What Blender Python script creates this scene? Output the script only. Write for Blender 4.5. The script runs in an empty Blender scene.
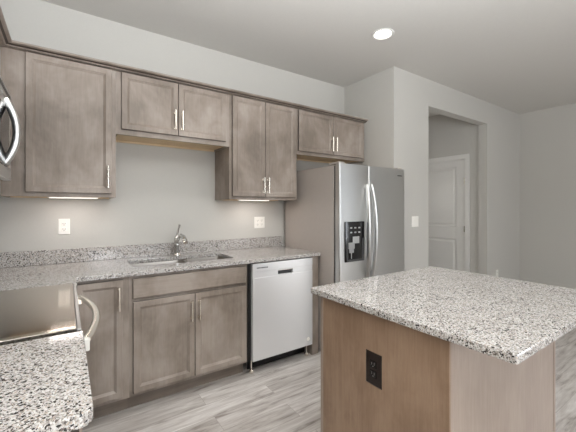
import bpy, bmesh, math, random
from mathutils import Vector, Matrix
random.seed(7)
SC = bpy.context.scene
COL = SC.collection

# ------------------------------------------------------------------ camera
H_EYE = 1.3217
cam_data = bpy.data.cameras.new('camera')
cam_data.sensor_width = 36.0
cam_data.lens = 323.8 / 576 * 36.0
cam_data.shift_y = -(216 - 207.39) / 576
cam_data.clip_start = 0.02
cam = bpy.data.objects.new('camera', cam_data)
cam.location = (0, 0, H_EYE)
cam.rotation_euler = (math.radians(90), 0, math.radians(55.6879 - 90))
COL.objects.link(cam)
SC.camera = cam

# ------------------------------------------------------------------ world, daylight, exposure
SC.view_settings.view_transform = 'Standard'
SC.view_settings.look = 'None'
SC.view_settings.gamma = 1.0
SC.view_settings.exposure = 0.10
SC.view_settings.use_curve_mapping = False
SC.cycles.max_bounces = 14
SC.cycles.diffuse_bounces = 8
SC.cycles.use_denoising = True
SC.cycles.denoising_prefilter = 'ACCURATE'
SC.cycles.use_adaptive_sampling = False
SC.cycles.caustics_reflective = False
SC.cycles.caustics_refractive = False
SC.cycles.blur_glossy = 0.5

world = bpy.data.worlds.new('daylight')
SC.world = world
world.use_nodes = True
bg = world.node_tree.nodes['Background']
bg.inputs[0].default_value = (0.82, 0.90, 1.0, 1)
bg.inputs[1].default_value = 1.2


def area_light(name, loc, rot, sx, sy, power, color=(1, 1, 1), spread=math.pi):
    d = bpy.data.lights.new(name, 'AREA')
    d.shape = 'RECTANGLE'
    d.size, d.size_y = sx, sy
    d.energy = power
    d.color = color
    d.spread = spread
    o = bpy.data.objects.new(name, d)
    o.location = loc
    o.rotation_euler = rot
    COL.objects.link(o)
    return o


R90 = math.radians(90)
# windows of the dining side, behind the viewpoint: daylight and low sun come in through these panes
WINDOWS = [(0.4, 2.2, 0.75, 2.35), (3.2, 5.5, 0.06, 2.30)]      # x0, x1, z0, z1 in the wall y = -3.6
SIDE_WINDOW = (-3.35, -1.95, 0.35, 2.30)                         # y0, y1, z0, z1 in the wall on the dining side
WY = -3.6
for (wx0, wx1, wz0, wz1), power in zip(WINDOWS, (64, 10)):
    area_light('window_daylight', ((wx0 + wx1) / 2, WY - 0.16, (wz0 + wz1) / 2), (R90, 0, 0),
               wx1 - wx0, wz1 - wz0, power, (0.90, 0.945, 1.0))
wy0, wy1, wz0, wz1 = SIDE_WINDOW
area_light('window_daylight', (5.914 + 0.16, (wy0 + wy1) / 2, (wz0 + wz1) / 2), (R90, 0, R90),
           wy1 - wy0, wz1 - wz0, 75, (0.90, 0.945, 1.0))
sun_d = bpy.data.lights.new('sun', 'SUN')
sun_d.energy = 9.0
sun_d.angle = math.radians(1.0)
sun_d.color = (1.0, 0.97, 0.93)
sun = bpy.data.objects.new('sun', sun_d)
sun.rotation_euler = Vector((-0.22, 0.82, -0.58)).to_track_quat('-Z', 'Y').to_euler()
sun.location = (4, -8, 6)
COL.objects.link(sun)
# fixtureless fill light added to brighten the hall behind the opening
hall_d = bpy.data.lights.new('hall_fill', 'POINT')
hall_d.energy = 5.5
hall_d.color = (1.0, 0.96, 0.92)
hall_d.shadow_soft_size = 0.15
hall = bpy.data.objects.new('hall_fill', hall_d)
hall.location = (3.9, 3.3, 1.5)
COL.objects.link(hall)
# unseen upward fill, added near the viewpoint to brighten the ceiling
area_light('ceiling_bounce', (0.4, -0.2, 1.75), (math.pi, 0, 0), 1.3, 1.2, 156, (0.945, 0.975, 1.0))


# ------------------------------------------------------------------ materials
def srgb(r, g, b):
    def c(v):
        v /= 255.0
        return v / 12.92 if v <= 0.04045 else ((v + 0.055) / 1.055) ** 2.4
    return (c(r), c(g), c(b), 1.0)


class NT:
    """small helper round a material's node tree"""
    def __init__(self, name):
        self.m = bpy.data.materials.new(name)
        self.m.use_nodes = True
        self.t = self.m.node_tree
        self.b = self.t.nodes['Principled BSDF']

    def n(self, kind, **kw):
        nd = self.t.nodes.new(kind)
        for k, v in kw.items():
            if k.startswith('i_'):
                nd.inputs[k[2:]].default_value = v
            else:
                setattr(nd, k, v)
        return nd

    def l(self, a, b):
        self.t.links.new(a, b)

    def coord(self, scale=(1, 1, 1), loc=(0, 0, 0)):
        tc = self.n('ShaderNodeTexCoord')
        mp = self.n('ShaderNodeMapping')
        mp.inputs['Scale'].default_value = scale
        mp.inputs['Location'].default_value = loc
        self.l(tc.outputs['Object'], mp.inputs['Vector'])
        return mp.outputs['Vector']

    def noise(self, vec, scale, detail=3, rough=0.5, dist=0.0):
        nd = self.n('ShaderNodeTexNoise')
        nd.inputs['Scale'].default_value = scale
        nd.inputs['Detail'].default_value = detail
        nd.inputs['Roughness'].default_value = rough
        nd.inputs['Distortion'].default_value = dist
        self.l(vec, nd.inputs['Vector'])
        return nd.outputs['Fac']

    def ramp(self, fac, stops, interp='LINEAR'):
        r = self.n('ShaderNodeValToRGB')
        r.color_ramp.interpolation = interp
        el = r.color_ramp.elements
        while len(el) < len(stops):
            el.new(0.5)
        for e, (p, c) in zip(el, stops):
            e.position = p
            e.color = c if len(c) == 4 else (*c, 1)
        self.l(fac, r.inputs['Fac'])
        return r.outputs['Color']

    def mix(self, fac, a, b, mode='MIX'):
        m = self.n('ShaderNodeMix', data_type='RGBA', blend_type=mode)
        for sock, v in ((m.inputs['Factor'], fac), (m.inputs['A'], a), (m.inputs['B'], b)):
            pass
        ins = [s for s in m.inputs if s.enabled]
        fac_s = ins[0]
        a_s = [s for s in m.inputs if s.name == 'A' and s.type == 'RGBA'][0]
        b_s = [s for s in m.inputs if s.name == 'B' and s.type == 'RGBA'][0]
        f_s = [s for s in m.inputs if s.name == 'Factor' and s.type == 'VALUE'][0]
        for s, v in ((f_s, fac), (a_s, a), (b_s, b)):
            if isinstance(v, (int, float)):
                s.default_value = v
            elif isinstance(v, tuple):
                s.default_value = v
            else:
                self.l(v, s)
        return [s for s in m.outputs if s.type == 'RGBA'][0]

    def bump(self, h, strength=0.1, dist=0.002):
        b = self.n('ShaderNodeBump')
        b.inputs['Strength'].default_value = strength
        b.inputs['Distance'].default_value = dist
        self.l(h, b.inputs['Height'])
        self.l(b.outputs['Normal'], self.b.inputs['Normal'])


def plain(name, col, rough=0.5, metal=0.0, spec=0.5, var=0.03, bump=0.0, scale=40):
    k = NT(name)
    v = k.coord()
    f = k.noise(v, scale, 3)
    lo = tuple(c * (1 - var) for c in col[:3]) + (1,)
    hi = tuple(min(1, c * (1 + var)) for c in col[:3]) + (1,)
    k.l(k.ramp(f, [(0.3, lo), (0.7, hi)]), k.b.inputs['Base Color'])
    k.b.inputs['Roughness'].default_value = rough
    k.b.inputs['Metallic'].default_value = metal
    k.b.inputs['Specular IOR Level'].default_value = spec
    if bump:
        k.bump(f, bump)
    return k.m


def wood(name, dark, mid, light, grain_axis='z', rough=0.42, blotch=3.5, grain=0.55):
    k = NT(name)
    sc = {'z': (26, 26, 1.6), 'x': (1.6, 26, 26), 'y': (26, 1.6, 26)}[grain_axis]
    g = k.noise(k.coord(sc), 3.0, 6, 0.62, 0.4)
    gs = k.noise(k.coord(tuple(s * 3 for s in sc)), 3.0, 4, 0.6)
    b = k.noise(k.coord((1, 1, 0.7)), blotch, 4, 0.6, 0.3)
    c1 = k.ramp(g, [(0.25, dark), (0.52, mid), (0.78, light)])
    c2 = k.ramp(b, [(0.36, dark), (0.5, mid), (0.64, light)])
    c = k.mix(1 - grain, c1, c2)
    st = k.ramp(gs, [(0.35, (0.92, 0.92, 0.92)), (0.6, (1, 1, 1))])
    c = k.mix(0.7, c, st, 'MULTIPLY')
    k.l(c, k.b.inputs['Base Color'])
    k.b.inputs['Roughness'].default_value = rough
    k.b.inputs['Specular IOR Level'].default_value = 0.4
    k.bump(gs, 0.06, 0.001)
    return k.m


def granite(name):
    k = NT(name)
    v = k.coord()
    warp = k.n('ShaderNodeTexNoise')
    warp.inputs['Scale'].default_value = 100
    warp.inputs['Detail'].default_value = 2
    k.l(v, warp.inputs['Vector'])
    vm = k.n('ShaderNodeVectorMath', operation='MULTIPLY_ADD')
    k.l(warp.outputs['Color'], vm.inputs[0])
    vm.inputs[1].default_value = (0.008, 0.008, 0.008)
    k.l(v, vm.inputs[2])
    wv = vm.outputs[0]

    def cells(scale):
        vo = k.n('ShaderNodeTexVoronoi')
        vo.inputs['Scale'].default_value = scale
        k.l(wv, vo.inputs['Vector'])
        sp = k.n('ShaderNodeSeparateColor')
        k.l(vo.outputs['Color'], sp.inputs[0])
        return sp.outputs

    A = cells(240)
    B = cells(350)
    Cc = cells(205)
    cloud = k.noise(v, 14, 4, 0.6)
    base = k.ramp(A[0], [(0.0, srgb(190, 187, 185)), (0.35, srgb(206, 204, 202)), (0.7, srgb(174, 171, 168)), (0.9, srgb(214, 213, 212))], 'CONSTANT')

    def over(val, t):
        g = k.n('ShaderNodeMath', operation='GREATER_THAN')
        k.l(val, g.inputs[0]); g.inputs[1].default_value = t
        return g.outputs[0]
    # grey and tan flecks
    c = k.mix(over(B[1], 0.66), base, k.ramp(B[2], [(0.0, srgb(158, 151, 145)), (0.4, srgb(136, 131, 127)), (0.75, srgb(178, 164, 152))], 'CONSTANT'))
    # dark mineral grains, thicker where the cloud is dense
    mt = k.n('ShaderNodeMath', operation='MULTIPLY_ADD')
    k.l(cloud, mt.inputs[0]); mt.inputs[1].default_value = 0.40; k.l(Cc[0], mt.inputs[2])
    c = k.mix(over(mt.outputs[0], 1.07), c, k.ramp(Cc[1], [(0, srgb(36, 34, 34)), (0.4, srgb(58, 54, 52)), (0.75, srgb(92, 85, 81))], 'CONSTANT'))
    c = k.mix(over(B[0], 0.94), c, srgb(58, 54, 53))
    k.l(c, k.b.inputs['Base Color'])
    k.b.inputs['Roughness'].default_value = 0.10
    k.b.inputs['Specular IOR Level'].default_value = 0.5
    return k.m


def steel(name, col=(0.60, 0.60, 0.60, 1), rough=0.28, axis='x', metal=1.0, var=1.0):
    k = NT(name)
    sc = {'x': (1, 60, 60), 'z': (60, 60, 1), 'y': (60, 1, 60)}[axis]
    f = k.noise(k.coord(sc), 8, 4, 0.6)
    lo = tuple(c * (1 - 0.05 * var) for c in col[:3]) + (1,)
    k.l(k.ramp(f, [(0.3, lo), (0.7, col)]), k.b.inputs['Base Color'])
    k.l(k.ramp(f, [(0.2, (rough - .03 * var,) * 3), (0.8, (rough + .04 * var,) * 3)]), k.b.inputs['Roughness'])
    k.b.inputs['Metallic'].default_value = metal
    return k.m


def floor_planks(name):
    k = NT(name)
    v = k.coord()
    br = k.n('ShaderNodeTexBrick')
    br.offset = 0.37
    br.inputs['Scale'].default_value = 1.0
    br.inputs['Brick Width'].default_value = 1.22
    br.inputs['Row Height'].default_value = 0.15
    br.inputs['Mortar Size'].default_value = 0.0012
    br.inputs['Mortar Smooth'].default_value = 0.2
    br.inputs['Color1'].default_value = (0, 0, 0, 1)
    br.inputs['Color2'].default_value = (1, 1, 1, 1)
    br.inputs['Mortar'].default_value = (0.5, 0.5, 0.5, 1)
    k.l(v, br.inputs['Vector'])
    # shift the grain from plank to plank
    vm = k.n('ShaderNodeVectorMath', operation='MULTIPLY_ADD')
    k.l(br.outputs['Color'], vm.inputs[0]); vm.inputs[1].default_value = (3.7, 5.1, 2.3)
    k.l(v, vm.inputs[2])
    mp = k.n('ShaderNodeMapping'); mp.inputs['Scale'].default_value = (1.3, 11, 1)
    k.l(vm.outputs[0], mp.inputs['Vector'])
    g = k.noise(mp.outputs[0], 2.2, 6, 0.62, 0.6)
    mp2 = k.n('ShaderNodeMapping'); mp2.inputs['Scale'].default_value = (2.5, 60, 1)
    k.l(vm.outputs[0], mp2.inputs['Vector'])
    g2 = k.noise(mp2.outputs[0], 3, 4, 0.6)
    c = k.ramp(g, [(0.28, srgb(140, 131, 125)), (0.44, srgb(204, 198, 194)), (0.66, srgb(235, 232, 229))])
    c = k.mix(0.5, c, k.ramp(g2, [(0.3, (0.74, 0.72, 0.70)), (0.6, (1, 1, 1))]), 'MULTIPLY')
    c = k.mix(0.9, c, k.ramp(br.outputs['Color'], [(0, (0.74, 0.725, 0.71)), (1, (1, 1, 1))]), 'MULTIPLY')
    c = k.mix(br.outputs['Fac'], c, srgb(160, 152, 146))
    k.l(c, k.b.inputs['Base Color'])
    k.b.inputs['Roughness'].default_value = 0.38
    k.b.inputs['Specular IOR Level'].default_value = 0.4
    k.bump(g2, 0.05, 0.001)
    return k.m


def emit(name, col, strength):
    k = NT(name)
    k.b.inputs['Base Color'].default_value = col
    k.b.inputs['Emission Color'].default_value = col
    k.b.inputs['Emission Strength'].default_value = strength
    return k.m


def glass(name):
    """thin window glass: clear, with a slight mirror gloss"""
    k = NT(name)
    tr = k.n('ShaderNodeBsdfTransparent')
    gl = k.n('ShaderNodeBsdfGlossy')
    gl.inputs['Roughness'].default_value = 0.02
    fr = k.n('ShaderNodeFresnel')
    fr.inputs['IOR'].default_value = 1.35
    mx = k.n('ShaderNodeMixShader')
    k.l(fr.outputs[0], mx.inputs[0]); k.l(tr.outputs[0], mx.inputs[1]); k.l(gl.outputs[0], mx.inputs[2])
    out = [n for n in k.t.nodes if n.type == 'OUTPUT_MATERIAL'][0]
    k.l(mx.outputs[0], out.inputs['Surface'])
    return k.m


M = {}
M['wall'] = plain('greige_paint', srgb(195, 193, 188), 0.75, var=0.012, bump=0.03, scale=90)
M['ceiling'] = plain('ceiling_paint', srgb(205, 203, 199), 0.85, var=0.012, bump=0.08, scale=60)
M['white'] = plain('white_trim_paint', srgb(226, 225, 222), 0.4, var=0.01)
M['door_white'] = plain('door_paint', srgb(222, 221, 218), 0.4, var=0.01)
M['plastic'] = plain('white_plastic', srgb(240, 238, 232), 0.35, var=0.01)
M['slot'] = plain('dark_slot', srgb(60, 56, 52), 0.6)
M['wood'] = wood('stained_maple', srgb(120, 109, 99), srgb(149, 137, 127), srgb(170, 159, 150), grain=0.25)
M['woodx'] = wood('stained_maple_rail', srgb(120, 109, 99), srgb(149, 137, 127), srgb(170, 159, 150), 'x', grain=0.25)
M['edge_shade'] = plain('dark_edge_shade', srgb(66, 57, 49), 0.5)  # dark brown that paints the shadow lines of door edges and crown
M['island_back'] = wood('island_daylit_wood', srgb(140, 125, 114), srgb(156, 141, 130), srgb(168, 154, 143), 'z', 0.4, 2.5, 0.5)  # same island wood, with the daylight on its front painted in as paler
M['island_wood'] = wood('island_stained_panel', srgb(128, 104, 84), srgb(150, 125, 104), srgb(163, 139, 118), 'z', 0.45, 5, 0.45)
M['pale_wood'] = wood('unfinished_maple', srgb(206, 180, 142), srgb(222, 198, 162), srgb(232, 210, 178), 'x', 0.6)
M['toe'] = wood('toe_kick_stain', srgb(112, 101, 92), srgb(128, 117, 107), srgb(140, 129, 119), 'x', 0.6)
M['granite'] = granite('speckled_granite')
M['floor'] = floor_planks('grey_oak_planks')
M['steel'] = steel('brushed_steel', (0.60, 0.60, 0.59, 1), 0.36, 'x')
M['dishwasher_steel'] = steel('coated_brushed_steel', (0.92, 0.93, 0.95, 1), 0.27, 'z', 0.42, 0.12)
M['steelv'] = steel('brushed_steel_upright', (0.60, 0.60, 0.59, 1), 0.36, 'z')
M['chrome'] = steel('polished_steel', (0.66, 0.65, 0.63, 1), 0.14, 'z')
M['satin'] = steel('satin_steel', (0.74, 0.74, 0.73, 1), 0.30, 'z')
M['nickel'] = steel('satin_nickel', (0.92, 0.87, 0.79, 1), 0.20, 'z')
M['sink_steel'] = steel('sink_steel', (0.42, 0.39, 0.36, 1), 0.32, 'x')
M['cooktop'] = steel('reflective_cooktop', (0.50, 0.445, 0.39, 1), 0.09, 'y')
M['fridge_side'] = plain('fridge_side_paint', srgb(174, 166, 160), 0.33, var=0.02)
M['black'] = plain('black_plastic', srgb(26, 26, 27), 0.28)
M['blackglass'] = plain('black_glass', srgb(22, 22, 23), 0.06)
M['darkgrey'] = plain('dark_grey_plastic', srgb(70, 70, 71), 0.4)
M['mid_grey'] = plain('mid_grey_plastic', srgb(150, 150, 150), 0.4)
M['bronze'] = plain('dark_bronze', srgb(30, 20, 16), 0.3)
M['bronze_dark'] = plain('black_brown_receptacle', srgb(18, 15, 15), 0.25)
M['grey_slot'] = plain('grey_contact', srgb(120, 116, 114), 0.4)
M['rubber'] = plain('rubber_foot', srgb(40, 40, 40), 0.7)
M['pane'] = glass('window_glass')


# ------------------------------------------------------------------ mesh helpers
def root_of(o):
    while o.parent:
        o = o.parent
    return o


def obj(name, bm, mat, parent=None, smooth=False, origin=None):
    """links bm, built in world coordinates, as one mesh object"""
    off = Vector(origin) if origin is not None else (root_of(parent).location.copy() if parent else Vector((0, 0, 0)))
    bmesh.ops.recalc_face_normals(bm, faces=bm.faces)
    bmesh.ops.translate(bm, verts=bm.verts, vec=-off)
    me = bpy.data.meshes.new(name)
    bm.to_mesh(me)
    bm.free()
    if smooth:
        me.polygons.foreach_set('use_smooth', [True] * len(me.polygons))
        try:
            me.set_sharp_from_angle(angle=math.radians(38))
        except Exception:
            pass
    o = bpy.data.objects.new(name, me)
    mats = mat if isinstance(mat, (list, tuple)) else [mat]
    for m in mats:
        me.materials.append(m)
    COL.objects.link(o)
    if parent:
        o.parent = parent
    else:
        o.location = off
    return o


def thing(name, label, cat, loc, group=None):
    o = bpy.data.objects.new(name, None)
    o.empty_display_size = 0.1
    o.location = loc
    COL.objects.link(o)
    o['label'] = label
    o['category'] = cat
    if group:
        o['group'] = group
    return o


def tag(o, label, cat, group=None):
    o['label'] = label
    o['category'] = cat
    if group:
        o['group'] = group
    return o


def struct(name, bm, mat, parent=None):
    o = obj(name, bm, mat, parent)
    if not parent:
        o['kind'] = 'structure'
    return o


def add_box(bm, x0, y0, z0, x1, y1, z1, bev=0.0, seg=2, mi=0):
    r = bmesh.ops.create_cube(bm, size=1.0)
    vs = r['verts']
    for v in vs:
        v.co = Vector((x0 + (v.co.x + .5) * (x1 - x0), y0 + (v.co.y + .5) * (y1 - y0), z0 + (v.co.z + .5) * (z1 - z0)))
    fs = set(f for v in vs for f in v.link_faces)
    for f in fs:
        f.material_index = mi
    if bev:
        es = set(e for v in vs for e in v.link_edges)
        bmesh.ops.bevel(bm, geom=list(es), offset=bev, segments=seg, affect='EDGES', profile=0.5)
    return bm


def box(x0, y0, z0, x1, y1, z1, bev=0.0, seg=2):
    return add_box(bmesh.new(), x0, y0, z0, x1, y1, z1, bev, seg)


def add_tube(bm, pts, r, n=12, cap=True, flat=1.0):
    """a tube along pts; r is one radius or a list; flat squashes the second cross axis"""
    pts = [Vector(p) for p in pts]
    rs = r if isinstance(r, (list, tuple)) else [r] * len(pts)
    rings = []
    t0 = (pts[1] - pts[0]).normalized()
    up = Vector((0, 0, 1)) if abs(t0.z) < 0.9 else Vector((1, 0, 0))
    a = t0.cross(up).normalized()
    for i, p in enumerate(pts):
        if i == 0:
            t = (pts[1] - pts[0]).normalized()
        elif i == len(pts) - 1:
            t = (pts[-1] - pts[-2]).normalized()
        else:
            t = ((pts[i + 1] - p).normalized() + (p - pts[i - 1]).normalized()).normalized()
        a = (a - t * a.dot(t)).normalized()
        b = t.cross(a).normalized()
        rings.append([bm.verts.new(p + (a * math.cos(2 * math.pi * k / n) + b * math.sin(2 * math.pi * k / n) * flat) * rs[i]) for k in range(n)])
    for i in range(len(rings) - 1):
        for k in range(n):
            bm.faces.new((rings[i][k], rings[i][(k + 1) % n], rings[i + 1][(k + 1) % n], rings[i + 1][k]))
    if cap:
        bm.faces.new(rings[0][::-1])
        bm.faces.new(rings[-1])
    return bm


def add_lathe(bm, profile, centre, axis='z', n=32, cap=True):
    """revolves (radius, height) pairs round an axis through centre"""
    c = Vector(centre)
    rings = []
    for r, h in profile:
        ring = []
        for k in range(n):
            a = 2 * math.pi * k / n
            u, w = r * math.cos(a), r * math.sin(a)
            p = {'z': (u, w, h), 'y': (u, h, w), 'x': (h, u, w)}[axis]
            ring.append(bm.verts.new(c + Vector(p)))
        rings.append(ring)
    for i in range(len(rings) - 1):
        for k in range(n):
            bm.faces.new((rings[i][k], rings[i][(k + 1) % n], rings[i + 1][(k + 1) % n], rings[i + 1][k]))
    if cap and profile[0][0] > 1e-6:
        bm.faces.new(rings[0][::-1])
    if cap and profile[-1][0] > 1e-6:
        bm.faces.new(rings[-1])
    bmesh.ops.remove_doubles(bm, verts=bm.verts, dist=1e-6)
    return bm


def add_prism(bm, poly, z0, z1):
    lo = [bm.verts.new((x, y, z0)) for x, y in poly]
    hi = [bm.verts.new((x, y, z1)) for x, y in poly]
    n = len(poly)
    bm.faces.new(lo[::-1]); bm.faces.new(hi)
    for i in range(n):
        bm.faces.new((lo[i], lo[(i + 1) % n], hi[(i + 1) % n], hi[i]))
    return bm


def slab_cells(xs, ys, inside, z0, z1):
    """a slab made of the cells that inside(cx, cy) accepts: L shapes and cut-outs in one mesh"""
    bm = bmesh.new()
    V = {}

    def v(i, j, k):
        if (i, j, k) not in V:
            V[(i, j, k)] = bm.verts.new((xs[i], ys[j], (z0, z1)[k]))
        return V[(i, j, k)]
    ok = lambda i, j: 0 <= i < len(xs) - 1 and 0 <= j < len(ys) - 1 and inside((xs[i] + xs[i + 1]) / 2, (ys[j] + ys[j + 1]) / 2)
    for i in range(len(xs) - 1):
        for j in range(len(ys) - 1):
            if not ok(i, j):
                continue
            bm.faces.new((v(i, j, 1), v(i + 1, j, 1), v(i + 1, j + 1, 1), v(i, j + 1, 1)))
            bm.faces.new((v(i, j, 0), v(i, j + 1, 0), v(i + 1, j + 1, 0), v(i + 1, j, 0)))
            for di, dj, p, q in ((-1, 0, (i, j), (i, j + 1)), (1, 0, (i + 1, j), (i + 1, j + 1)), (0, -1, (i, j), (i + 1, j)), (0, 1, (i, j + 1), (i + 1, j + 1))):
                if not ok(i + di, j + dj):
                    bm.faces.new((v(*p, 0), v(*q, 0), v(*q, 1), v(*p, 1)))
    return bm


def bevel_mod(o, w=0.003, seg=2):
    m = o.modifiers.new('edge', 'BEVEL')
    m.width = w
    m.segments = seg
    m.limit_method = 'ANGLE'
    m.angle_limit = math.radians(50)
    return o


def rounded_poly(x0, y0, x1, y1, r, n=6):
    out = []
    for cx, cy, a0 in ((x1 - r, y1 - r, 0), (x0 + r, y1 - r, 90), (x0 + r, y0 + r, 180), (x1 - r, y0 + r, 270)):
        for k in range(n + 1):
            a = math.radians(a0 + 90 * k / n)
            out.append((cx + r * math.cos(a), cy + r * math.sin(a)))
    return out


# ------------------------------------------------------------------ cabinet helpers (frame: local u along the face, w outwards)
class Face:
    """maps (u, w, z) on a cabinet front to world; facing '-y': u = x, w towards -y; facing '+x': u = y, w towards +x"""
    def __init__(self, facing, plane):
        self.f, self.p = facing, plane

    def pt(self, u, w, z):
        if self.f == '-y':
            return Vector((u, self.p - w, z))
        if self.f == '+x':
            return Vector((self.p + w, u, z))
        if self.f == '-x':
            return Vector((self.p - w, u, z))

    def box(self, bm, u0, u1, w0, w1, z0, z1, bev=0.0):
        a, b = self.pt(u0, w0, z0), self.pt(u1, w1, z1)
        return add_box(bm, min(a.x, b.x), min(a.y, b.y), z0, max(a.x, b.x), max(a.y, b.y), z1, bev)


def rings_mesh(face, rings):
    """concentric rectangles (u0, u1, z0, z1, w), the first is the back; closes the last one"""
    bm = bmesh.new()
    prev = None
    first = None
    for (u0, u1, z0, z1, w) in rings:
        r = [bm.verts.new(face.pt(u, w, z)) for u, z in ((u0, z0), (u1, z0), (u1, z1), (u0, z1))]
        if prev:
            for k in range(4):
                bm.faces.new((prev[k], prev[(k + 1) % 4], r[(k + 1) % 4], r[k]))
        else:
            first = r
        prev = r
    bm.faces.new(prev)
    bm.faces.new(first[::-1])
    return bm


def shaker_door(face, u0, u1, z0, z1, parent, mat, t=0.020, fr=0.036):
    e, s = 0.003, 0.0115
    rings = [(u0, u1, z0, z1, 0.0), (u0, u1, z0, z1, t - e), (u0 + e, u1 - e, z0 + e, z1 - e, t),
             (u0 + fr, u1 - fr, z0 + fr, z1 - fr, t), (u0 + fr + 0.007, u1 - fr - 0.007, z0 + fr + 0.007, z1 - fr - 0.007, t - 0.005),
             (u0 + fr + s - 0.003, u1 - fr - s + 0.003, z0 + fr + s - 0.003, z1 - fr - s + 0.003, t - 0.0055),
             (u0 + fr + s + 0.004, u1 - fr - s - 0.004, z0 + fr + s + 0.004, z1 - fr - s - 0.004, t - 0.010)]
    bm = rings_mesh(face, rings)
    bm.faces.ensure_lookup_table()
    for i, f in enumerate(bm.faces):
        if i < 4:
            f.material_index = 1                    # shadow line round the door, painted dark on its edge
    return obj('door', bm, [mat, M['edge_shade']], parent)


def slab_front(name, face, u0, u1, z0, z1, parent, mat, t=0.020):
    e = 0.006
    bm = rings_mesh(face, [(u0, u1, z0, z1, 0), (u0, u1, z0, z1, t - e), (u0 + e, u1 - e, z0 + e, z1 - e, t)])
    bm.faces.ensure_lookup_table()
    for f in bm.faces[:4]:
        f.material_index = 1  # shade round the drawer front, painted on its edge faces
    return obj(name, bm, [mat, M['edge_shade']], parent)


def pull(face, u, z0, z1, w, parent):
    """upright satin bar pull with two feet"""
    bm = bmesh.new()
    add_tube(bm, [face.pt(u, w + 0.030, z0), face.pt(u, w + 0.030, z1)], 0.0065, 10)
    for z in (z0 + 0.017, z1 - 0.017):
        add_tube(bm, [face.pt(u, w, z), face.pt(u, w + 0.029, z)], 0.0048, 8)
        add_tube(bm, [face.pt(u, w, z), face.pt(u, w + 0.003, z)], 0.008, 10)
    return obj('handle', bm, M['nickel'], parent, smooth=True)


def face_frame(face, u0, u1, z0, z1, openings, parent, t=0.019):
    """stiles and rails round the door openings, as one frame"""
    us = sorted({u0, u1} | {o[0] for o in openings} | {o[1] for o in openings})
    zs = sorted({z0, z1} | {o[2] for o in openings} | {o[3] for o in openings})
    inside = lambda a, b: not any(o[0] < a < o[1] and o[2] < b < o[3] for o in openings)
    bm = slab_cells(us, zs, inside, 0.0, t)
    for v in bm.verts:
        v.co = face.pt(v.co.x, v.co.z - t, v.co.y)
    return obj('face_frame', bm, M['wood'], parent)


# ================================================================== THE SETTING
XL, XR, YB, ZC = -0.625, 5.914, 2.896, 2.795       # wall faces and ceiling height
YF = 2.167                                          # face of the wall with the hall opening
XB = 2.8137                                         # side of the fridge niche
XO0, XO1, ZO = 3.437, 4.841, 2.490                  # hall opening
XD = 4.87                                           # hall wall with the door
YE = 5.2
T = 0.115

struct('floor', box(XL - T, WY - T, -0.05, XR + T, YE + T, 0.0), M['floor'])
bmc = bmesh.new()
LX, LY, LR = 2.217, 1.817, 0.078                     # recessed light hole
cx0, cx1, cy0, cy1 = XL - T, XR + T, WY - T, YE + T
LX2 = 0.66                                           # second light, added out of view to brighten floor and lower doors


def quad(bm, x0, y0, x1, y1, z):
    bm.faces.new([bm.verts.new(p) for p in ((x0, y0, z), (x1, y0, z), (x1, y1, z), (x0, y1, z))])


for lx in (LX, LX2):
    inner, sq, upper_ring = [], [], []
    for k in range(32):
        a = 2 * math.pi * k / 32
        c, s_ = math.cos(a), math.sin(a)
        m = max(abs(c), abs(s_))
        inner.append(bmc.verts.new((lx + LR * c, LY + LR * s_, ZC)))
        sq.append(bmc.verts.new((lx + 0.3 * c / m, LY + 0.3 * s_ / m, ZC)))
        upper_ring.append(bmc.verts.new((lx + LR * c, LY + LR * s_, ZC + 0.1)))
    for k in range(32):
        j = (k + 1) % 32
        bmc.faces.new((inner[k], inner[j], sq[j], sq[k]))
        bmc.faces.new((inner[k], upper_ring[k], upper_ring[j], inner[j]))
    bmc.faces.new(upper_ring)
quad(bmc, cx0, cy0, cx1, LY - 0.3, ZC)
quad(bmc, cx0, LY + 0.3, cx1, cy1, ZC)
for a, b in ((cx0, LX2 - 0.3), (LX2 + 0.3, LX - 0.3), (LX + 0.3, cx1)):
    quad(bmc, a, LY - 0.3, b, LY + 0.3, ZC)
add_box(bmc, cx0, cy0, ZC + 0.101, cx1, cy1, ZC + 0.15)
struct('ceiling', bmc, M['ceiling'])

struct('wall_left', box(XL - T, WY - T, 0, XL, YB + T, ZC), M['wall'])
struct('wall_back', box(XL, YB, 0, XB, YB + T, ZC), M['wall'])
struct('wall_niche', box(XB, YF, 0, XO0, YE, ZC), M['wall'])
bm = box(XO0, YF, ZO, XO1, YF + T, ZC)
add_box(bm, XO1, YF, 0, XR, YF + T, ZC)
struct('wall_opening', bm, M['wall'])
ys_ = [WY - T, SIDE_WINDOW[0], SIDE_WINDOW[1], YE + T]
zs = [0, SIDE_WINDOW[2], SIDE_WINDOW[3], ZC]
bm = slab_cells(ys_, zs, lambda a, b: not (SIDE_WINDOW[0] < a < SIDE_WINDOW[1] and SIDE_WINDOW[2] < b < SIDE_WINDOW[3]), XR, XR + T)
for v in bm.verts:
    v.co = Vector((v.co.z, v.co.x, v.co.y))
struct('wall_right', bm, M['wall'])
DY0, DY1, DZ = 2.475, 3.29, 2.05                     # hall door hole
bm = box(XD, YF + T, 0, XD + T, DY0, ZC)
add_box(bm, XD, DY1, 0, XD + T, YE, ZC)
add_box(bm, XD, DY0, DZ, XD + T, DY1, ZC)
struct('wall_hall', bm, M['wall'])
struct('wall_hall_end', box(XO0, YE, 0, XR, YE + T, ZC), M['wall'])
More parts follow.
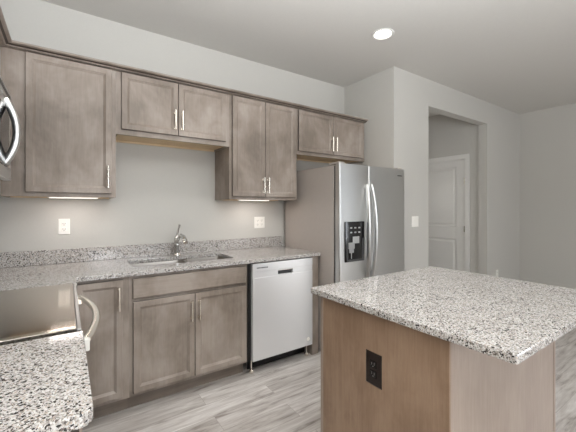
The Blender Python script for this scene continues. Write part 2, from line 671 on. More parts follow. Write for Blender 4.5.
# wall with the windows, behind the viewpoint
xs = sorted([XL, XR] + [w[0] for w in WINDOWS] + [w[1] for w in WINDOWS])
zs = sorted([0, ZC] + [w[2] for w in WINDOWS] + [w[3] for w in WINDOWS])
bm = slab_cells(xs, zs, lambda a, b: not any(w[0] < a < w[1] and w[2] < b < w[3] for w in WINDOWS), WY - T, WY)
for v in bm.verts:
    v.co = Vector((v.co.x, v.co.z, v.co.y))
struct('wall_front', bm, M['wall'])
for i, (a, b, c, d) in enumerate(WINDOWS):
    bm = bmesh.new()
    f = 0.05
    m_ = (a + b) / 2
    for q in ((a, c, a + f, d), (b - f, c, b, d), (m_ - .03, c, m_ + .03, d), (a, c, b, c + f), (a, d - f, b, d)):
        add_box(bm, q[0], WY - 0.09, q[1], q[2], WY - 0.03, q[3])
    w = struct('window_%d' % (i + 1), bm, M['white'])
    obj('window_pane', box(a + f, WY - 0.065, c + f, b - f, WY - 0.06, d - f), M['pane'], w)

a, b, c, d = SIDE_WINDOW
bm = bmesh.new()
f = 0.05
for q in ((a, c, a + f, d), (b - f, c, b, d), (a, c, b, c + f), (a, d - f, b, d)):
    add_box(bm, XR + 0.03, q[0], q[1], XR + 0.09, q[2], q[3])
w = struct('window_3', bm, M['white'])
obj('window_pane', box(XR + 0.06, a + f, c + f, XR + 0.065, b - f, d - f), M['pane'], w)

# hall door in its casing
dr = bpy.data.objects.new('door_1', None)
dr.location = (XD + 0.02, (DY0 + DY1) / 2, 0)
COL.objects.link(dr)
dr['kind'] = 'structure'
FD = Face('-x', XD + 0.045)
ly0, ly1 = DY0 + 0.018, DY1 - 0.018
lz0, lz1 = 0.012, DZ - 0.018
xs_ = [ly0, ly0 + 0.125, ly1 - 0.125, ly1]
zs_ = [lz0, 0.24, 0.845, 1.025, 1.935, lz1]
bm = bmesh.new()
for i in range(3):
    for j in range(5):
        u0, u1, z0, z1 = xs_[i], xs_[i + 1], zs_[j], zs_[j + 1]
        if i == 1 and j in (1, 3):
            prev = None
            for ins, w in ((0, 0.035), (0.012, 0.024), (0.03, 0.022), (0.055, 0.031)):
                r = [bm.verts.new(FD.pt(u, w, z)) for u, z in ((u0 + ins, z0 + ins), (u1 - ins, z0 + ins), (u1 - ins, z1 - ins), (u0 + ins, z1 - ins))]
                if prev:
                    for k in range(4):
                        bm.faces.new((prev[k], prev[(k + 1) % 4], r[(k + 1) % 4], r[k]))
                prev = r
            bm.faces.new(prev)
        else:
            bm.faces.new([bm.verts.new(FD.pt(u, 0.035, z)) for u, z in ((u0, z0), (u1, z0), (u1, z1), (u0, z1))])
add_box(bm, XD + 0.012, ly0, lz0, XD + 0.05, ly0 + 0.001, lz1)
add_box(bm, XD + 0.012, ly1 - 0.001, lz0, XD + 0.05, ly1, lz1)
add_box(bm, XD + 0.046, ly0, lz0, XD + 0.05, ly1, lz1)
bmesh.ops.remove_doubles(bm, verts=bm.verts, dist=1e-5)
leaf = obj('door_leaf', bm, M['door_white'], dr)
for z in (0.25, 1.0, 1.72):
    bm = bmesh.new()
    add_tube(bm, [(XD + 0.004, ly0 - 0.006, z - 0.045), (XD + 0.004, ly0 - 0.006, z + 0.045)], 0.008, 8)
    add_box(bm, XD + 0.004, ly0 - 0.002, z - 0.044, XD + 0.009, ly0 + 0.012, z + 0.044)
    obj('hinge', bm, M['nickel'], dr)
bm = bmesh.new()
add_lathe(bm, [(0.03, 0.0), (0.03, -0.008), (0.011, -0.012), (0.011, -0.035), (0.026, -0.045), (0.028, -0.058), (0.018, -0.068), (0.0, -0.069)], (XD + 0.010, ly1 - 0.07, 0.95), 'x', 20)
obj('door_knob', bm, M['nickel'], dr, smooth=True)
bm = bmesh.new()
cw = 0.06
for q in ((DY0 - cw, 0, DY0 + 0.006, DZ - 0.006), (DY1 - 0.006, 0, DY1 + cw, DZ - 0.006), (DY0 - cw, DZ - 0.006, DY1 + cw, DZ + cw)):
    add_box(bm, XD - 0.016, q[0], q[1], XD, q[2], q[3], 0.004)
for q in ((DY0, 0, DY0 + 0.015, DZ), (DY1 - 0.015, 0, DY1, DZ), (DY0, DZ - 0.015, DY1, DZ)):
    add_box(bm, XD, q[0], q[1], XD + T, q[2], q[3])
struct('trim_1', bm, M['white'])

# baseboards
def baseboard(name, boxes):
    bm = bmesh.new()
    for b in boxes:
        add_box(bm, b[0], b[1], 0, b[2], b[3], 0.085, 0.003)
    struct(name, bm, M['white'])
bt = 0.014
baseboard('baseboard_niche', [(XB, YF - bt, XO0, YF)])
baseboard('baseboard_opening', [(XO1, YF - bt, XR, YF)])
baseboard('baseboard_right', [(XR - bt, WY, XR, YF - bt)])
baseboard('baseboard_hall', [(XD - bt, YF + T, XD, DY0 - cw), (XD - bt, DY1 + cw, XD, YE)])
baseboard('baseboard_left', [(XL, WY, XL + bt, 0.76)])

# ================================================================== UPPER CABINETS (back run)
YU = 2.566                                          # face-frame front
YW = YB - 0.002                                     # cabinets touch the wall
FU = Face('-y', YU)
UT = 2.284


def upper(name, label, x0, x1, z0, doors, handles, group=None, body_x0=None):
    t = thing(name, label, 'cabinet', ((x0 + x1) / 2, (YU + YB) / 2, z0), group)
    bx0 = x0 if body_x0 is None else body_x0
    yb = YU + 0.019
    s = 0.012
    bm = box(bx0, yb, z0, bx0 + s, YW, UT)
    add_box(bm, x1 - s, yb, z0, x1, YW, UT)
    add_box(bm, bx0 + s, yb, UT - s, x1 - s, YW, UT)
    obj('side_panels', bm, M['wood'], t)
    obj('bottom_panel', box(bx0 + s, yb, z0 + 0.014, x1 - s, YW, z0 + 0.026), M['pale_wood'], t)
    obj('back_panel', box(bx0 + s, YW - 0.006, z0 + 0.026, x1 - s, YW, UT - s), M['pale_wood'], t)
    obj('hanging_rail', box(bx0 + s, YW - 0.018, z0, x1 - s, YW, z0 + 0.014), M['pale_wood'], t)
    face_frame(FU, x0, x1, z0, UT, [(min(d[0] for d in doors) + 0.012, max(d[1] for d in doors) - 0.012, doors[0][2] + 0.012, doors[0][3] - 0.012)], t)
    for d, h in zip(doors, handles):
        dd = shaker_door(FU, *d, t, M['wood'])
        pull(FU, h, d[2] + 0.038, d[2] + 0.190, 0.020, dd) if not isinstance(h, tuple) else pull(FU, h[0], h[1], h[2], 0.020, dd)
    return t


DT = 2.279
upper('upper_cabinet', 'tall single-door taupe wall cabinet filling the corner beside the microwave', -0.3295, 0.284, 1.390,
      [(-0.212, 0.257, 1.417, DT)], [(0.232, 1.455, 1.605)])
upper('upper_cabinet', 'short two-door taupe wall cabinet above the sink and faucet', 0.285, 1.144, 1.840,
      [(0.318, 0.710, 1.877, DT), (0.714, 1.108, 1.877, DT)], [(0.685, 1.915, 2.065), (0.739, 1.915, 2.065)])
upper('upper_cabinet', 'tall two-door taupe wall cabinet above the dishwasher', 1.145, 1.853, 1.390,
      [(1.167, 1.488, 1.417, DT), (1.492, 1.832, 1.417, DT)], [(1.466, 1.448, 1.590), (1.514, 1.448, 1.590)])
upper('upper_cabinet', 'short two-door taupe wall cabinet above the refrigerator', 1.854, 2.806, 1.842,
      [(1.867, 2.317, 1.876, DT), (2.321, 2.768, 1.876, DT)], [(2.292, 1.905, 2.055), (2.346, 1.905, 2.055)])

# cabinet over the microwave, on the range wall
FX = Face('+x', -0.331)
MZ0, MZ1 = 1.449, 1.858
t = thing('upper_cabinet', 'taupe wall cabinet above the microwave on the range wall', 'cabinet', (-0.47, 1.66, MZ1))
obj('side_panels', box(XL + 0.002, 1.272, MZ1 + 0.002, -0.3505, 2.545, UT), M['wood'], t)
face_frame(FX, 1.272, 2.565, MZ1 + 0.002, UT, [(1.32, 2.00, 1.93, 2.26)], t)
for a, b, h in ((1.30, 1.658, 1.63), (1.662, 2.02, 1.69)):
    dd = shaker_door(FX, a, b, 1.90, DT, t, M['wood'])
    pull(FX, h, 1.93, 2.08, 0.020, dd)
# the neighbour toward the viewpoint
t = thing('upper_cabinet', 'taupe wall cabinet over the loose end of the counter before the range', 'cabinet', (-0.47, 1.0, 1.39))
obj('side_panels', box(XL + 0.002, 0.775, 1.39, -0.3505, 1.271, UT), M['wood'], t)
face_frame(FX, 0.775, 1.271, 1.39, UT, [(0.82, 1.22, 1.44, 2.26)], t)
dd = shaker_door(FX, 0.80, 1.246, 1.417, DT, t, M['wood'])
pull(FX, 0.83, 1.455, 1.605, 0.020, dd)

# crown along the top of the wall cabinets
prof = [(0.0, 2.2845), (0.024, 2.2845), (0.024, 2.289), (0.032, 2.294), (0.044, 2.299), (0.054, 2.301), (0.060, 2.305), (0.060, 2.314), (-0.05, 2.314), (-0.05, 2.2845)]
bm = bmesh.new()
path = []
for w, z in prof:
    path.append([Vector((-0.331 + w, 0.775, z)), Vector((-0.331 + w, YU - w, z)), Vector((2.808, YU - w, z))])
vs = [[bm.verts.new(p) for p in row] for row in path]
n = len(vs)
for i in range(n):
    for k in range(2):
        bm.faces.new((vs[i][k], vs[i][k + 1], vs[(i + 1) % n][k + 1], vs[(i + 1) % n][k]))
for k in (0, 2):
    bm.faces.new([vs[i][k] for i in range(n)])
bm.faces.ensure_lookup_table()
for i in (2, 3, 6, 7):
    bm.faces[i].material_index = 1                  # shadow lines of the crown, painted as dark faces
struct('trim_2', bm, [M['woodx'], M['edge_shade']])

# ================================================================== MICROWAVE
t = thing('microwave', 'stainless over-the-range microwave with a bowed handle', 'microwave', (-0.42, 1.66, MZ0))
MF = -0.222
my0, my1 = 1.276, 2.037
obj('body', box(XL + 0.002, my0, MZ0 + 0.012, MF - 0.03, my1, MZ1), M['darkgrey'], t)
bm = box(MF - 0.03, my0, MZ1 - 0.052, MF, my1, MZ1, 0.003)
vent = obj('vent_panel', bm, M['steel'], t)
bm = bmesh.new()
for k in range(24):
    y = my0 + 0.05 + k * 0.028
    add_box(bm, MF - 0.001, y, MZ1 - 0.036, MF + 0.0015, y + 0.018, MZ1 - 0.018)
obj('grille', bm, M['black'], vent)
d = obj('door', box(MF - 0.03, my0 + 0.001, MZ0, MF, my1 - 0.001, MZ1 - 0.056, 0.004), M['steel'], t)
obj('window', box(MF - 0.002, my0 + 0.18, MZ0 + 0.05, MF + 0.0015, my1 - 0.075, MZ1 - 0.10, 0.001), M['blackglass'], d)
obj('control_panel', box(MF - 0.002, my0 + 0.02, MZ0 + 0.03, MF + 0.0015, my0 + 0.15, MZ1 - 0.075, 0.001), M['blackglass'], d)
hz0, hz1, hy = 1.515, 1.795, 1.865
pts = [(MF - 0.004 + 0.042 * math.sin(math.pi * k / 16) ** 0.8, hy, hz0 + (hz1 - hz0) * k / 16) for k in range(17)]
obj('handle', add_tube(bmesh.new(), pts, 0.015, 12, True), M['satin'], d, smooth=True)
bm = box(XL + 0.05, my0 + 0.05, MZ0 + 0.004, MF - 0.06, my1 - 0.05, MZ0 + 0.012)
obj('underside_filter', bm, M['darkgrey'], t)

# ================================================================== BASE CABINETS
YBF = 2.283
FB = Face('-y', YBF)
CB = 0.884                                          # underside of the stone
YBK = YB - 0.003


def base(name, label, x0, x1, openings, frame_x0=None):
    t = thing(name, label, 'cabinet', ((x0 + x1) / 2, (YBF + YB) / 2, 0))
    s = 0.016
    yb = YBF + 0.019
    bm = box(x0, yb, 0.105, x0 + s, YBK, CB)
    add_box(bm, x1 - s, yb, 0.105, x1, YBK, CB)
    add_box(bm, x0 + s, yb, 0.105, x1 - s, YBK, 0.121)
    add_box(bm, x0 + s, YBK - 0.01, 0.121, x1 - s, YBK, CB)
    obj('carcass', bm, M['wood'], t)
    obj('toe_kick', box(x0, YBF + 0.07, 0.0, x1, YBF + 0.085, 0.105), M['toe'], t)
    face_frame(FB, x0 if frame_x0 is None else frame_x0, x1, 0.105, CB, openings, t)
    return t


t = base('base_cabinet', 'narrow single-door taupe base cabinet between the range corner and the sink base', 0.02, 0.3285, [(0.05, 0.28, 0.145, 0.85)])
dd = shaker_door(FB, 0.035, 0.291, 0.130, 0.866, t, M['wood'])
pull(FB, 0.268, 0.680, 0.826, 0.020, dd)
t = base('base_cabinet', 'wide two-door taupe base cabinet with a blank drawer front under the sink', 0.329, 1.167,
         [(0.365, 1.135, 0.15, 0.70), (0.365, 1.135, 0.745, 0.85)])
slab_front('drawer_front', FB, 0.347, 1.148, 0.734, 0.864, t, M['woodx'])
dd = shaker_door(FB, 0.350, 0.747, 0.128, 0.714, t, M['wood'])
pull(FB, 0.722, 0.527, 0.672, 0.020, dd)
dd = shaker_door(FB, 0.751, 1.150, 0.128, 0.714, t, M['wood'])
pull(FB, 0.776, 0.527, 0.672, 0.020, dd)
# blind corner unit behind the range side
t = thing('base_cabinet', 'taupe blind corner base cabinet under the stone beyond the range', 'cabinet', (-0.3, 2.5, 0))
obj('carcass', box(XL + 0.003, 2.102, 0.105, 0.0, YBK, CB), M['wood'], t)
obj('toe_kick', box(XL + 0.003, 2.102, 0.0, -0.07, YBK, 0.105), M['toe'], t)
obj('filler', box(0.0, 2.102, 0.105, 0.0195, 2.30, CB), M['wood'], t)
# base under the counter nearest the viewpoint
t = thing('base_cabinet', 'taupe base cabinet under the counter end before the range', 'cabinet', (-0.3, 1.02, 0))
obj('carcass', box(XL + 0.003, 0.79, 0.105, -0.012, 1.268, CB), M['wood'], t)
obj('toe_kick', box(XL + 0.003, 0.80, 0.0, -0.085, 1.268, 0.105), M['toe'], t)
FXB = Face('+x', 0.007)
face_frame(FXB, 0.79, 1.268, 0.105, CB, [(0.83, 1.23, 0.15, 0.70), (0.83, 1.23, 0.745, 0.85)], t)
slab_front('drawer_front', FXB, 0.805, 1.253, 0.734, 0.864, t, M['wood'])
dd = shaker_door(FXB, 0.805, 1.253, 0.128, 0.714, t, M['wood'])
pull(FXB, 0.835, 0.527, 0.672, 0.020, dd)
# end panel after the dishwasher
t = tag(obj('end_panel', box(1.808, YBF - 0.012, 0, 1.882, YBK, CB, 0.002), M['wood'], origin=(1.845, 2.59, 0)),
        'upright taupe end panel between the dishwasher and the refrigerator', 'panel')

# ================================================================== COUNTERTOPS
CT = 0.914
SX0, SX1, SY0, SY1 = 0.380, 1.130, 2.405, 2.745
t = thing('countertop', 'long L-shaped speckled granite countertop holding the sink', 'countertop', (0.6, 2.55, CB))
# slab with rounded sink cut-out
hole = rounded_poly(SX0, SY0, SX1, SY1, 0.045, 5)
outer = [(XL + 0.002, 2.100), (0.045, 2.100), (0.045, 2.248), (1.893, 2.248), (1.893, YBK), (XL + 0.002, YBK)]
bm = bmesh.new()
ov = [bm.verts.new((x, y, CT)) for x, y in outer]
hv = [bm.verts.new((x, y, CT)) for x, y in hole]
es = [bm.edges.new((L[i], L[(i + 1) % len(L)])) for L in (ov, hv) for i in range(len(L))]
bmesh.ops.triangle_fill(bm, use_beauty=True, edges=es)
for f in list(bm.faces):
    c = f.calc_center_median()
    if SX0 + 0.002 < c.x < SX1 - 0.002 and SY0 + 0.002 < c.y < SY1 - 0.002 and all(v in hv for v in f.verts):
        bm.faces.remove(f)
r = bmesh.ops.extrude_face_region(bm, geom=list(bm.faces))
bmesh.ops.translate(bm, verts=[v for v in r['geom'] if isinstance(v, bmesh.types.BMVert)], vec=(0, 0, CB + 0.0005 - CT))
top = obj('stone_slab', bm, M['granite'], t)
bevel_mod(top, 0.004)
bevel_mod(obj('backsplash', box(XL + 0.022, YB - 0.022, CT + 0.0005, 1.893, YB - 0.002, CT + 0.103), M['granite'], t), 0.002)
bevel_mod(obj('backsplash', box(XL + 0.002, 2.100, CT + 0.0005, XL + 0.0215, YB - 0.002, CT + 0.103), M['granite'], t), 0.002)

t = thing('countertop', 'short speckled granite countertop end on the near side of the range', 'countertop', (-0.3, 1.0, CB))
poly = [(XL + 0.002, 1.270), (XL + 0.002, 0.757)]
for k in range(9):
    a = math.radians(-90 + 90 * k / 8)
    poly.append((0.045 - 0.024 + 0.024 * math.cos(a), 0.757 + 0.024 + 0.024 * math.sin(a)))
poly.append((0.045, 1.270))
bevel_mod(obj('stone_slab', add_prism(bmesh.new(), poly, CB + 0.0005, CT), M['granite'], t), 0.004)
bevel_mod(obj('backsplash', box(XL + 0.002, 0.757, CT + 0.0005, XL + 0.0215, 1.270, CT + 0.103), M['granite'], t), 0.002)

# ================================================================== SINK AND FAUCET
t = thing('kitchen_sink', 'undermount double-bowl stainless sink set in the granite counter', 'sink', ((SX0 + SX1) / 2, (SY0 + SY1) / 2, 0.70))
mid = 0.80


def bowl(x0, x1, y0, y1, z0, z1):
    bm = bmesh.new()
    prev = None
    for ins, z, r in ((-0.012, z1, 0.05), (0.0, z1, 0.045), (0.004, z1 - 0.02, 0.045), (0.012, z0 + 0.03, 0.045), (0.03, z0 + 0.006, 0.04), (0.06, z0, 0.03)):
        ring = [bm.verts.new((x, y, z)) for x, y in rounded_poly(x0 + ins, y0 + ins, x1 - ins, y1 - ins, r, 5)]
        if prev:
            n = len(ring)
            for k in range(n):
                bm.faces.new((prev[k], prev[(k + 1) % n], ring[(k + 1) % n], ring[k]))
        prev = ring
    bm.faces.new(prev)
    return bm


for a, b, zb in ((SX0 + 0.004, mid - 0.012, 0.70), (mid + 0.012, SX1 - 0.004, 0.72)):
    o = obj('bowl', bowl(a, b, SY0 + 0.004, SY1 - 0.004, zb, CB - 0.001), M['sink_steel'], t, smooth=True)
    obj('drain', add_lathe(bmesh.new(), [(0.0, 0.002), (0.02, 0.002), (0.03, 0.006), (0.042, 0.005), (0.044, 0.001)], ((a + b) / 2, (SY0 + SY1) / 2 + 0.03, zb), 'z', 20), M['chrome'], o, smooth=True)

fx, fy = 0.770, 2.805
t = thing('faucet', 'chrome single-lever kitchen faucet behind the sink', 'faucet', (fx, fy, CT))
bm = bmesh.new()
add_lathe(bm, [(0.0, 0.001), (0.031, 0.001), (0.031, 0.008), (0.026, 0.016), (0.021, 0.022), (0.020, 0.06), (0.023, 0.085), (0.023, 0.10), (0.019, 0.112), (0.021, 0.13), (0.021, 0.15), (0.015, 0.163), (0.0, 0.166)], (fx, fy, CT), 'z', 24)
obj('body', bm, M['chrome'], t, smooth=True)
pts = [(fx, fy - 0.004, CT + 0.10), (fx + 0.004, fy - 0.05, CT + 0.155), (fx + 0.008, fy - 0.10, CT + 0.178), (fx + 0.012, fy - 0.145, CT + 0.168), (fx + 0.015, fy - 0.18, CT + 0.140)]
sp = obj('spout', add_tube(bmesh.new(), pts, [0.012, 0.0125, 0.014, 0.018, 0.019], 14), M['chrome'], t, smooth=True)
obj('spray_head', add_tube(bmesh.new(), [(fx + 0.0145, fy - 0.176, CT + 0.144), (fx + 0.0165, fy - 0.195, CT + 0.124)], [0.0200, 0.0185], 14), M['chrome'], sp, smooth=True)
pts = [(fx, fy, CT + 0.160), (fx + 0.004, fy - 0.006, CT + 0.19), (fx + 0.012, fy - 0.012, CT + 0.225), (fx + 0.018, fy - 0.022, CT + 0.262)]
obj('lever', add_tube(bmesh.new(), pts, [0.015, 0.012, 0.011, 0.014], 10, True, 0.7), M['chrome'], t, smooth=True)

# ================================================================== RANGE
ry0, ry1 = 1.283, 2.088
t = thing('kitchen_range', 'stainless slide-in range with a reflective flat cooktop between the counters', 'range', (-0.29, (ry0 + ry1) / 2, 0))
obj('body', box(XL + 0.01, ry0, 0.09, 0.005, ry1, 0.900), M['steel'], t)
obj('plinth', box(XL + 0.03, ry0 + 0.02, 0.0, -0.05, ry1 - 0.02, 0.09), M['black'], t)
ck = obj('cooktop', box(XL + 0.012, ry0 + 0.040, 0.901, 0.026, ry1 - 0.008, 0.917, 0.002), M['cooktop'], t)
obj('rear_trim', box(XL + 0.004, ry0 + 0.012, 0.900, XL + 0.012, ry1 - 0.008, 0.925), M['steel'], t)
obj('side_trim', box(XL + 0.012, ry0 + 0.010, 0.900, 0.026, ry0 + 0.0395, 0.9185, 0.002), M['nickel'], t)
bm = box(0.0265, ry0, 0.815, 0.040, ry1, 0.9175, 0.003)
cp = obj('control_panel', bm, M['steel'], t)
od = obj('oven_door', box(0.0055, ry0 + 0.003, 0.25, 0.042, ry1 - 0.003, 0.810, 0.004), M['steel'], t)
obj('oven_window', box(0.040, ry0 + 0.12, 0.36, 0.0435, ry1 - 0.12, 0.66, 0.001), M['blackglass'], od)
hy0, hy1, hz = 1.365, 2.035, 0.848
pts = []
for k in range(21):
    s = k / 20
    pts.append((0.056 + 0.052 * math.sin(math.pi * s) ** 0.85, hy0 + (hy1 - hy0) * s, hz))
hn = obj('handle', add_tube(bmesh.new(), pts, 0.0155, 12, True, 0.7), M['nickel'], od, smooth=True)
for y in (hy0, hy1):
    obj('handle_bracket', box(0.0395, y - 0.020, 0.812, 0.067, y + 0.020, 0.856, 0.004), M['plastic'] if y == hy0 else M['nickel'], od)
obj('storage_drawer', box(0.0055, ry0 + 0.003, 0.095, 0.040, ry1 - 0.003, 0.244, 0.004), M['steel'], t)

# ================================================================== DISHWASHER
dx0, dx1 = 1.203, 1.799
t = thing('dishwasher', 'stainless dishwasher between the sink base and the end panel', 'dishwasher', ((dx0 + dx1) / 2, 2.55, 0))
YD = 2.250
obj('tub', box(1.172, YD + 0.035, 0.11, 1.804, YBK - 0.02, 0.872), M['black'], t)
# door skin with a shallow recessed band and a pocket handle
zt0, zt1 = 0.108, 0.876
bz0, bz1 = 0.762, 0.812
bm = bmesh.new()
yb_ = YD + 0.034
px0, px1, pz0, pz1 = 1.438, 1.588, 0.768, 0.804
for z0, z1, w in ((zt0, bz0, 0.0), (bz1, zt1, 0.0)):
    add_box(bm, dx0, YD + w, z0, dx1, yb_, z1, 0.0015)
for x0, x1, z0, z1 in ((dx0, px0, bz0, bz1), (px1, dx1, bz0, bz1), (px0, px1, bz0, pz0), (px0, px1, pz1, bz1)):
    add_box(bm, x0, YD + 0.004, z0, x1, yb_, z1)
d = obj('door', bm, M['dishwasher_steel'], t)
bm = box(px0, YD + 0.026, pz0, px1, yb_, pz1)
obj('pocket_handle', bm, M['darkgrey'], d)
obj('handle_lip', box(px0, YD - 0.001, pz1 - 0.004, px1, YD + 0.010, pz1 + 0.002, 0.001), M['chrome'], d)
bm = bmesh.new()
for k in range(9):
    x = 1.238 + k * 0.0115
    add_box(bm, x, YD - 0.0006, 0.836, x + 0.008, YD + 0.001, 0.846)
obj('maker_mark', bm, M['darkgrey'], d)
obj('round_badge', add_lathe(bmesh.new(), [(0.0, -0.0015), (0.017, -0.0015), (0.018, 0.0)], (1.750, YD, 0.165), 'y', 20), M['plastic'], d)
for x in (dx0 + 0.012, dx1 - 0.030):
    bm = bmesh.new()
    add_tube(bm, [(x, YD + 0.05, 0.02), (x, YD + 0.05, 0.12)], 0.006, 8)
    add_lathe(bm, [(0.0, 0.0), (0.019, 0.0), (0.021, 0.014), (0.014, 0.03), (0.0, 0.031)], (x, YD + 0.05, 0.0), 'z', 14)
    obj('levelling_leg', bm, M['nickel'], t, smooth=True)
bm = add_tube(bmesh.new(), [(dx0 - 0.008, YD + 0.060, 0.10), (dx0 - 0.008, YD + 0.060, 0.60)], 0.004, 6)
obj('toe_plate', box(dx0 + 0.01, YD + 0.115, 0.001, dx1 - 0.005, YD + 0.125, 0.109), M['black'], t)
bm.free()

# ================================================================== REFRIGERATOR
rx0, rx1, rxs = 1.905, 2.794, 2.262
RZ = 1.698
YR = 2.012
t = thing('refrigerator', 'stainless side-by-side refrigerator with a black ice and water dispenser', 'refrigerator', (2.34, 2.45, 0))
obj('case', box(rx0 + 0.002, YR + 0.082, 0.02, rx1 - 0.002, 2.846, RZ - 0.012, 0.004), M['fridge_side'], t)
obj('base_grille', box(rx0 + 0.02, YR + 0.06, 0.012, rx1 - 0.02, YR + 0.0815, 0.085), M['black'], t)
for x in (rx0 + 0.06, rx1 - 0.06):
    obj('foot', add_lathe(bmesh.new(), [(0.0, 0.0), (0.022, 0.0), (0.022, 0.018), (0.0, 0.02)], (x, YR + 0.13, 0), 'z', 12), M['rubber'], t)


def fridge_door(x0, x1, z0, z1):
    """slightly crowned front with soft upright edges"""
    yb = YR + 0.058
    poly = [(x0, yb), (x0, YR + 0.020)]
    for k in range(1, 6):
        a = math.radians(180 + 90 * k / 6)
        poly.append((x0 + 0.014 + 0.014 * math.cos(a), YR + 0.020 + 0.014 * math.sin(a)))
    for k in range(13):
        s = k / 12
        poly.append((x0 + 0.014 + (x1 - x0 - 0.028) * s, YR + 0.006 - 0.006 * math.sin(math.pi * s)))
    for k in range(1, 6):
        a = math.radians(270 + 90 * k / 6)
        poly.append((x1 - 0.014 + 0.014 * math.cos(a), YR + 0.020 + 0.014 * math.sin(a)))
    poly += [(x1, YR + 0.020), (x1, yb)]
    return add_prism(bmesh.new(), poly, z0, z1)


ld = obj('door', fridge_door(rx0, rxs - 0.003, 0.09, RZ), M['steelv'], t, smooth=True)
rd = obj('door', fridge_door(rxs + 0.003, rx1, 0.09, RZ), M['steelv'], t, smooth=True)
for dd, x0, x1 in ((ld, rx0, rxs - .003), (rd, rxs + .003, rx1)):
    obj('gasket', box(x0 + 0.01, YR + 0.0585, 0.10, x1 - 0.01, YR + 0.0815, RZ - 0.02), M['black'], dd)
for x, dd, bow in ((rxs - 0.030, ld, -0.026), (rxs + 0.030, rd, 0.008)):
    pts = []
    z0, z1 = 0.66, 1.525
    for k in range(25):
        s = k / 24
        pts.append((x + bow * math.sin(math.pi * s), YR + 0.002 - 0.050 * (math.sin(math.pi * s) ** 0.7), z0 + (z1 - z0) * s))
    obj('handle', add_tube(bmesh.new(), pts, 0.019, 14, True, 0.6), M['satin'], dd, smooth=True)
for x in (rx0 + 0.05, rx1 - 0.05):
    obj('hinge_cover', box(x - 0.035, YR + 0.03, RZ + 0.0005, x + 0.035, YR + 0.16, RZ + 0.018, 0.005), M['fridge_side'], t)
# dispenser: frame, dark well, control strip, paddle, tray
qx0, qx1, qz0, qz1 = 1.962, 2.196, 0.850, 1.198
dp = obj('dispenser', box(qx0, YR - 0.008, qz0, qx1, YR + 0.02, qz1, 0.003), M['blackglass'], t)
iy = YR - 0.0085
for a_ in (qx0 + 0.012, qx1 - 0.030):
    obj('well_rim', box(a_, iy, qz0 + 0.012, a_ + 0.018, iy + 0.001, qz0 + 0.20), M['darkgrey'], dp)
for k in range(3):
    for j in range(2):
        obj('touch_button', box(qx0 + 0.055 + k * 0.05, YR - 0.0095, qz1 - 0.10 + j * 0.04, qx0 + 0.078 + k * 0.05, YR - 0.0075, qz1 - 0.088 + j * 0.04), M['steel'], dp)
obj('screen', box(qx0 + 0.085, YR - 0.0115, qz1 - 0.190, qx0 + 0.165, YR - 0.007, qz1 - 0.130, 0.002), M['steel'], dp)
bm = box(qx0 + 0.028, YR - 0.022, qz1 - 0.235, qx0 + 0.098, YR - 0.007, qz1 - 0.180, 0.004)
add_box(bm, qx0 + 0.040, YR - 0.018, qz1 - 0.270, qx0 + 0.092, YR - 0.007, qz1 - 0.232, 0.003)
obj('paddle', bm, M['mid_grey'], dp)
bm = add_tube(bmesh.new(), [(qx0 + 0.066, YR - 0.012, qz1 - 0.27), (qx0 + 0.066, YR - 0.012, qz0 + 0.03)], 0.004, 8)
obj('water_tube', bm, M['steel'], dp)
obj('drip_tray', box(qx0 + 0.012, YR - 0.016, qz0 + 0.004, qx1 - 0.012, YR - 0.007, qz0 + 0.020, 0.002), M['darkgrey'], dp)
bm = bmesh.new()
for k in range(7):
    x = 2.672 + k * 0.010
    add_box(bm, x, YR + 0.000, 1.628, x + 0.007, YR + 0.006, 1.637)
obj('maker_mark', bm, M['darkgrey'], rd)

# ================================================================== ISLAND
ix0, ix1, iy0, iy1 = 1.056, 2.034, 0.591, 1.251
t = thing('kitchen_island', 'stained wood kitchen island base under the granite slab', 'island', ((ix0 + ix1) / 2, (iy0 + iy1) / 2, 0))
obj('carcass', box(ix0 + 0.008, iy0 + 0.008, 0.0, ix1 - 0.008, iy1 - 0.008, CB), M['island_wood'], t)
obj('end_panel', box(ix0 - 0.003, iy0 - 0.003, 0.0, ix0 + 0.0045, iy1 - 0.018, CB - 0.0005, 0.001), M['island_wood'], t)
obj('back_panel', box(ix0 + 0.0255, iy0, 0.0, ix1 - 0.021, iy0 + 0.0075, CB - 0.0005), M['island_back'], t)
for x, y in ((ix0, iy0), (ix1, iy0), (ix0, iy1), (ix1, iy1)):
    xa, ya = ((x + 0.005 if y == iy0 else x - 0.003) if x == ix0 else x - 0.017), (y - 0.003 if y == iy0 else y - 0.017)
    obj('corner_trim', box(xa, ya, 0.0, xa + 0.020, ya + 0.020, CB - 0.0005, 0.003), M['island_back'], t)
t = thing('island_countertop', 'square speckled granite slab overhanging the wood island', 'countertop', (1.56, 0.84, CB))
bevel_mod(obj('stone_slab', add_prism(bmesh.new(), rounded_poly(1.025, 0.381, 2.097, 1.300, 0.007, 4), CB + 0.0005, CT), M['granite'], t), 0.004)

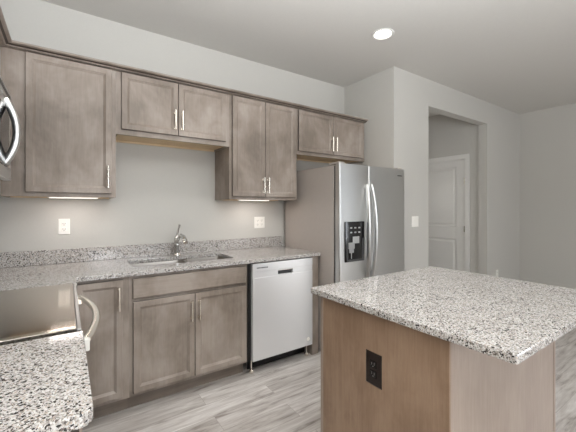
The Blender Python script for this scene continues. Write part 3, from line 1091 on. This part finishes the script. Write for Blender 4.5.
# ================================================================== OUTLETS AND SWITCH
def outlet(name, label, face, u, z, pm, rm, sm, gang=1, sw=False, group=None, k=1.0):
    c = face.pt(u, 0, z)
    t = thing(name, label, 'light switch' if sw else 'outlet', c, group)
    hw, hh = (0.036 if gang == 1 else 0.060) * k, 0.058 * k
    bm = bmesh.new()
    rings = [(u - hw, u + hw, z - hh, z + hh, 0.0005), (u - hw, u + hw, z - hh, z + hh, 0.003), (u - hw + 0.004, u + hw - 0.004, z - hh + 0.004, z + hh - 0.004, 0.0055)]
    bm.free()
    pl = obj('cover_plate', rings_mesh(face, rings), pm, t)
    for g in range(gang):
        ug = u + (g - (gang - 1) / 2) * 0.046
        if sw:
            bm = bmesh.new()
            face.box(bm, ug - 0.0165, ug + 0.0165, 0.0055, 0.008, z - 0.033, z + 0.033, 0.001)
            obj('rocker', bm, rm, t)
        else:
            for s in (-1, 1):
                zc = z + s * 0.020
                bm = bmesh.new()
                face.box(bm, ug - 0.0165, ug + 0.0165, 0.0052, 0.0075, zc - 0.0145, zc + 0.0145, 0.002)
                rc = obj('receptacle', bm, rm, t)
                bm = bmesh.new()
                for du in (-0.0065, 0.0065):
                    face.box(bm, ug + du - 0.0012, ug + du + 0.0012, 0.007, 0.0078, zc - 0.002, zc + 0.008)
                face.box(bm, ug - 0.0025, ug + 0.0025, 0.007, 0.0078, zc - 0.010, zc - 0.006)
                obj('slots', bm, sm, rc)
    return t


FW = Face('-y', YB)
o1 = outlet('wall_outlet', 'white wall outlet above the backsplash near the range corner', FW, -0.018, 1.180, M['plastic'], M['plastic'], M['slot'])


def dup(root, loc, label):
    r = root.copy(); COL.objects.link(r); r.location = loc; r['label'] = label
    for ch in list(root.children):
        c = ch.copy(); COL.objects.link(c); c.parent = r
        for g in list(ch.children):
            d_ = g.copy(); COL.objects.link(d_); d_.parent = c
    return r


dup(o1, (5.14, YF, 0.36), 'small white wall outlet low on the wall past the hall opening')
outlet('wall_outlet', 'wide white double wall outlet beside the refrigerator above the backsplash', FW, 1.622, 1.168, M['plastic'], M['plastic'], M['slot'], 2)
outlet('light_switch', 'white double rocker light switch on the wall beside the refrigerator', Face('-y', YF), 3.180, 1.165, M['plastic'], M['plastic'], M['slot'], 2, True)
outlet('island_outlet', 'dark bronze outlet on the wood end of the island', Face('-x', ix0), 0.911, 0.650, M['bronze'], M['bronze_dark'], M['grey_slot'], k=1.18)

# ================================================================== LIGHT FITTINGS
M['lens'] = emit('lamp_lens', (1, 0.95, 0.86, 1), 9)
for lx, lab in ((LX, 'round white recessed ceiling light glowing above the aisle before the refrigerator'),
                (LX2, 'round white recessed ceiling light added out of view to brighten the sink aisle')):
    t = thing('recessed_light', lab, 'ceiling light', (lx, LY, ZC))
    bm = add_lathe(bmesh.new(), [(0.092, -0.0005), (0.092, -0.004), (0.086, -0.008), (0.074, -0.006), (0.066, 0.012), (0.060, 0.03), (0.0775, 0.03)], (lx, LY, ZC), 'z', 40, False)
    obj('trim_ring', bm, M['white'], t, smooth=True)
    obj('lens', add_lathe(bmesh.new(), [(0.0, 0.018), (0.056, 0.018), (0.056, 0.026)], (lx, LY, ZC), 'z', 32), M['lens'], t)
    ld_ = bpy.data.lights.new('recessed_lamp', 'SPOT')
    ld_.energy = 20 if lx == LX else 34
    ld_.color = (1, 0.98, 0.95)
    ld_.spot_size = math.radians(100)
    ld_.spot_blend = 0.8
    ld_.shadow_soft_size = 0.06
    lo = bpy.data.objects.new('recessed_lamp', ld_)
    lo.location = (lx, LY, ZC - 0.012)
    COL.objects.link(lo)

for x0, x1, lab in ((-0.11, 0.19, 'slim white under-cabinet light glowing below the corner wall cabinet'), (1.30, 1.62, 'slim white under-cabinet light glowing below the wall cabinet beside the refrigerator')):
    t = thing('under_cabinet_light', lab, 'light', ((x0 + x1) / 2, 2.70, 1.404))
    obj('housing', box(x0, 2.675, 1.389, x1, 2.735, 1.4035, 0.002), M['plastic'], t)
    obj('diffuser', box(x0 + 0.01, 2.682, 1.3845, x1 - 0.01, 2.728, 1.3888, 0.001), emit('under_light_diffuser', (1, 0.95, 0.90, 1), 1.1), t)
    l_ = area_light('under_cabinet_lamp', ((x0 + x1) / 2, 2.705, 1.382), (0, 0, 0), x1 - x0 - 0.03, 0.04, 0.9, (1, 0.91, 0.86))
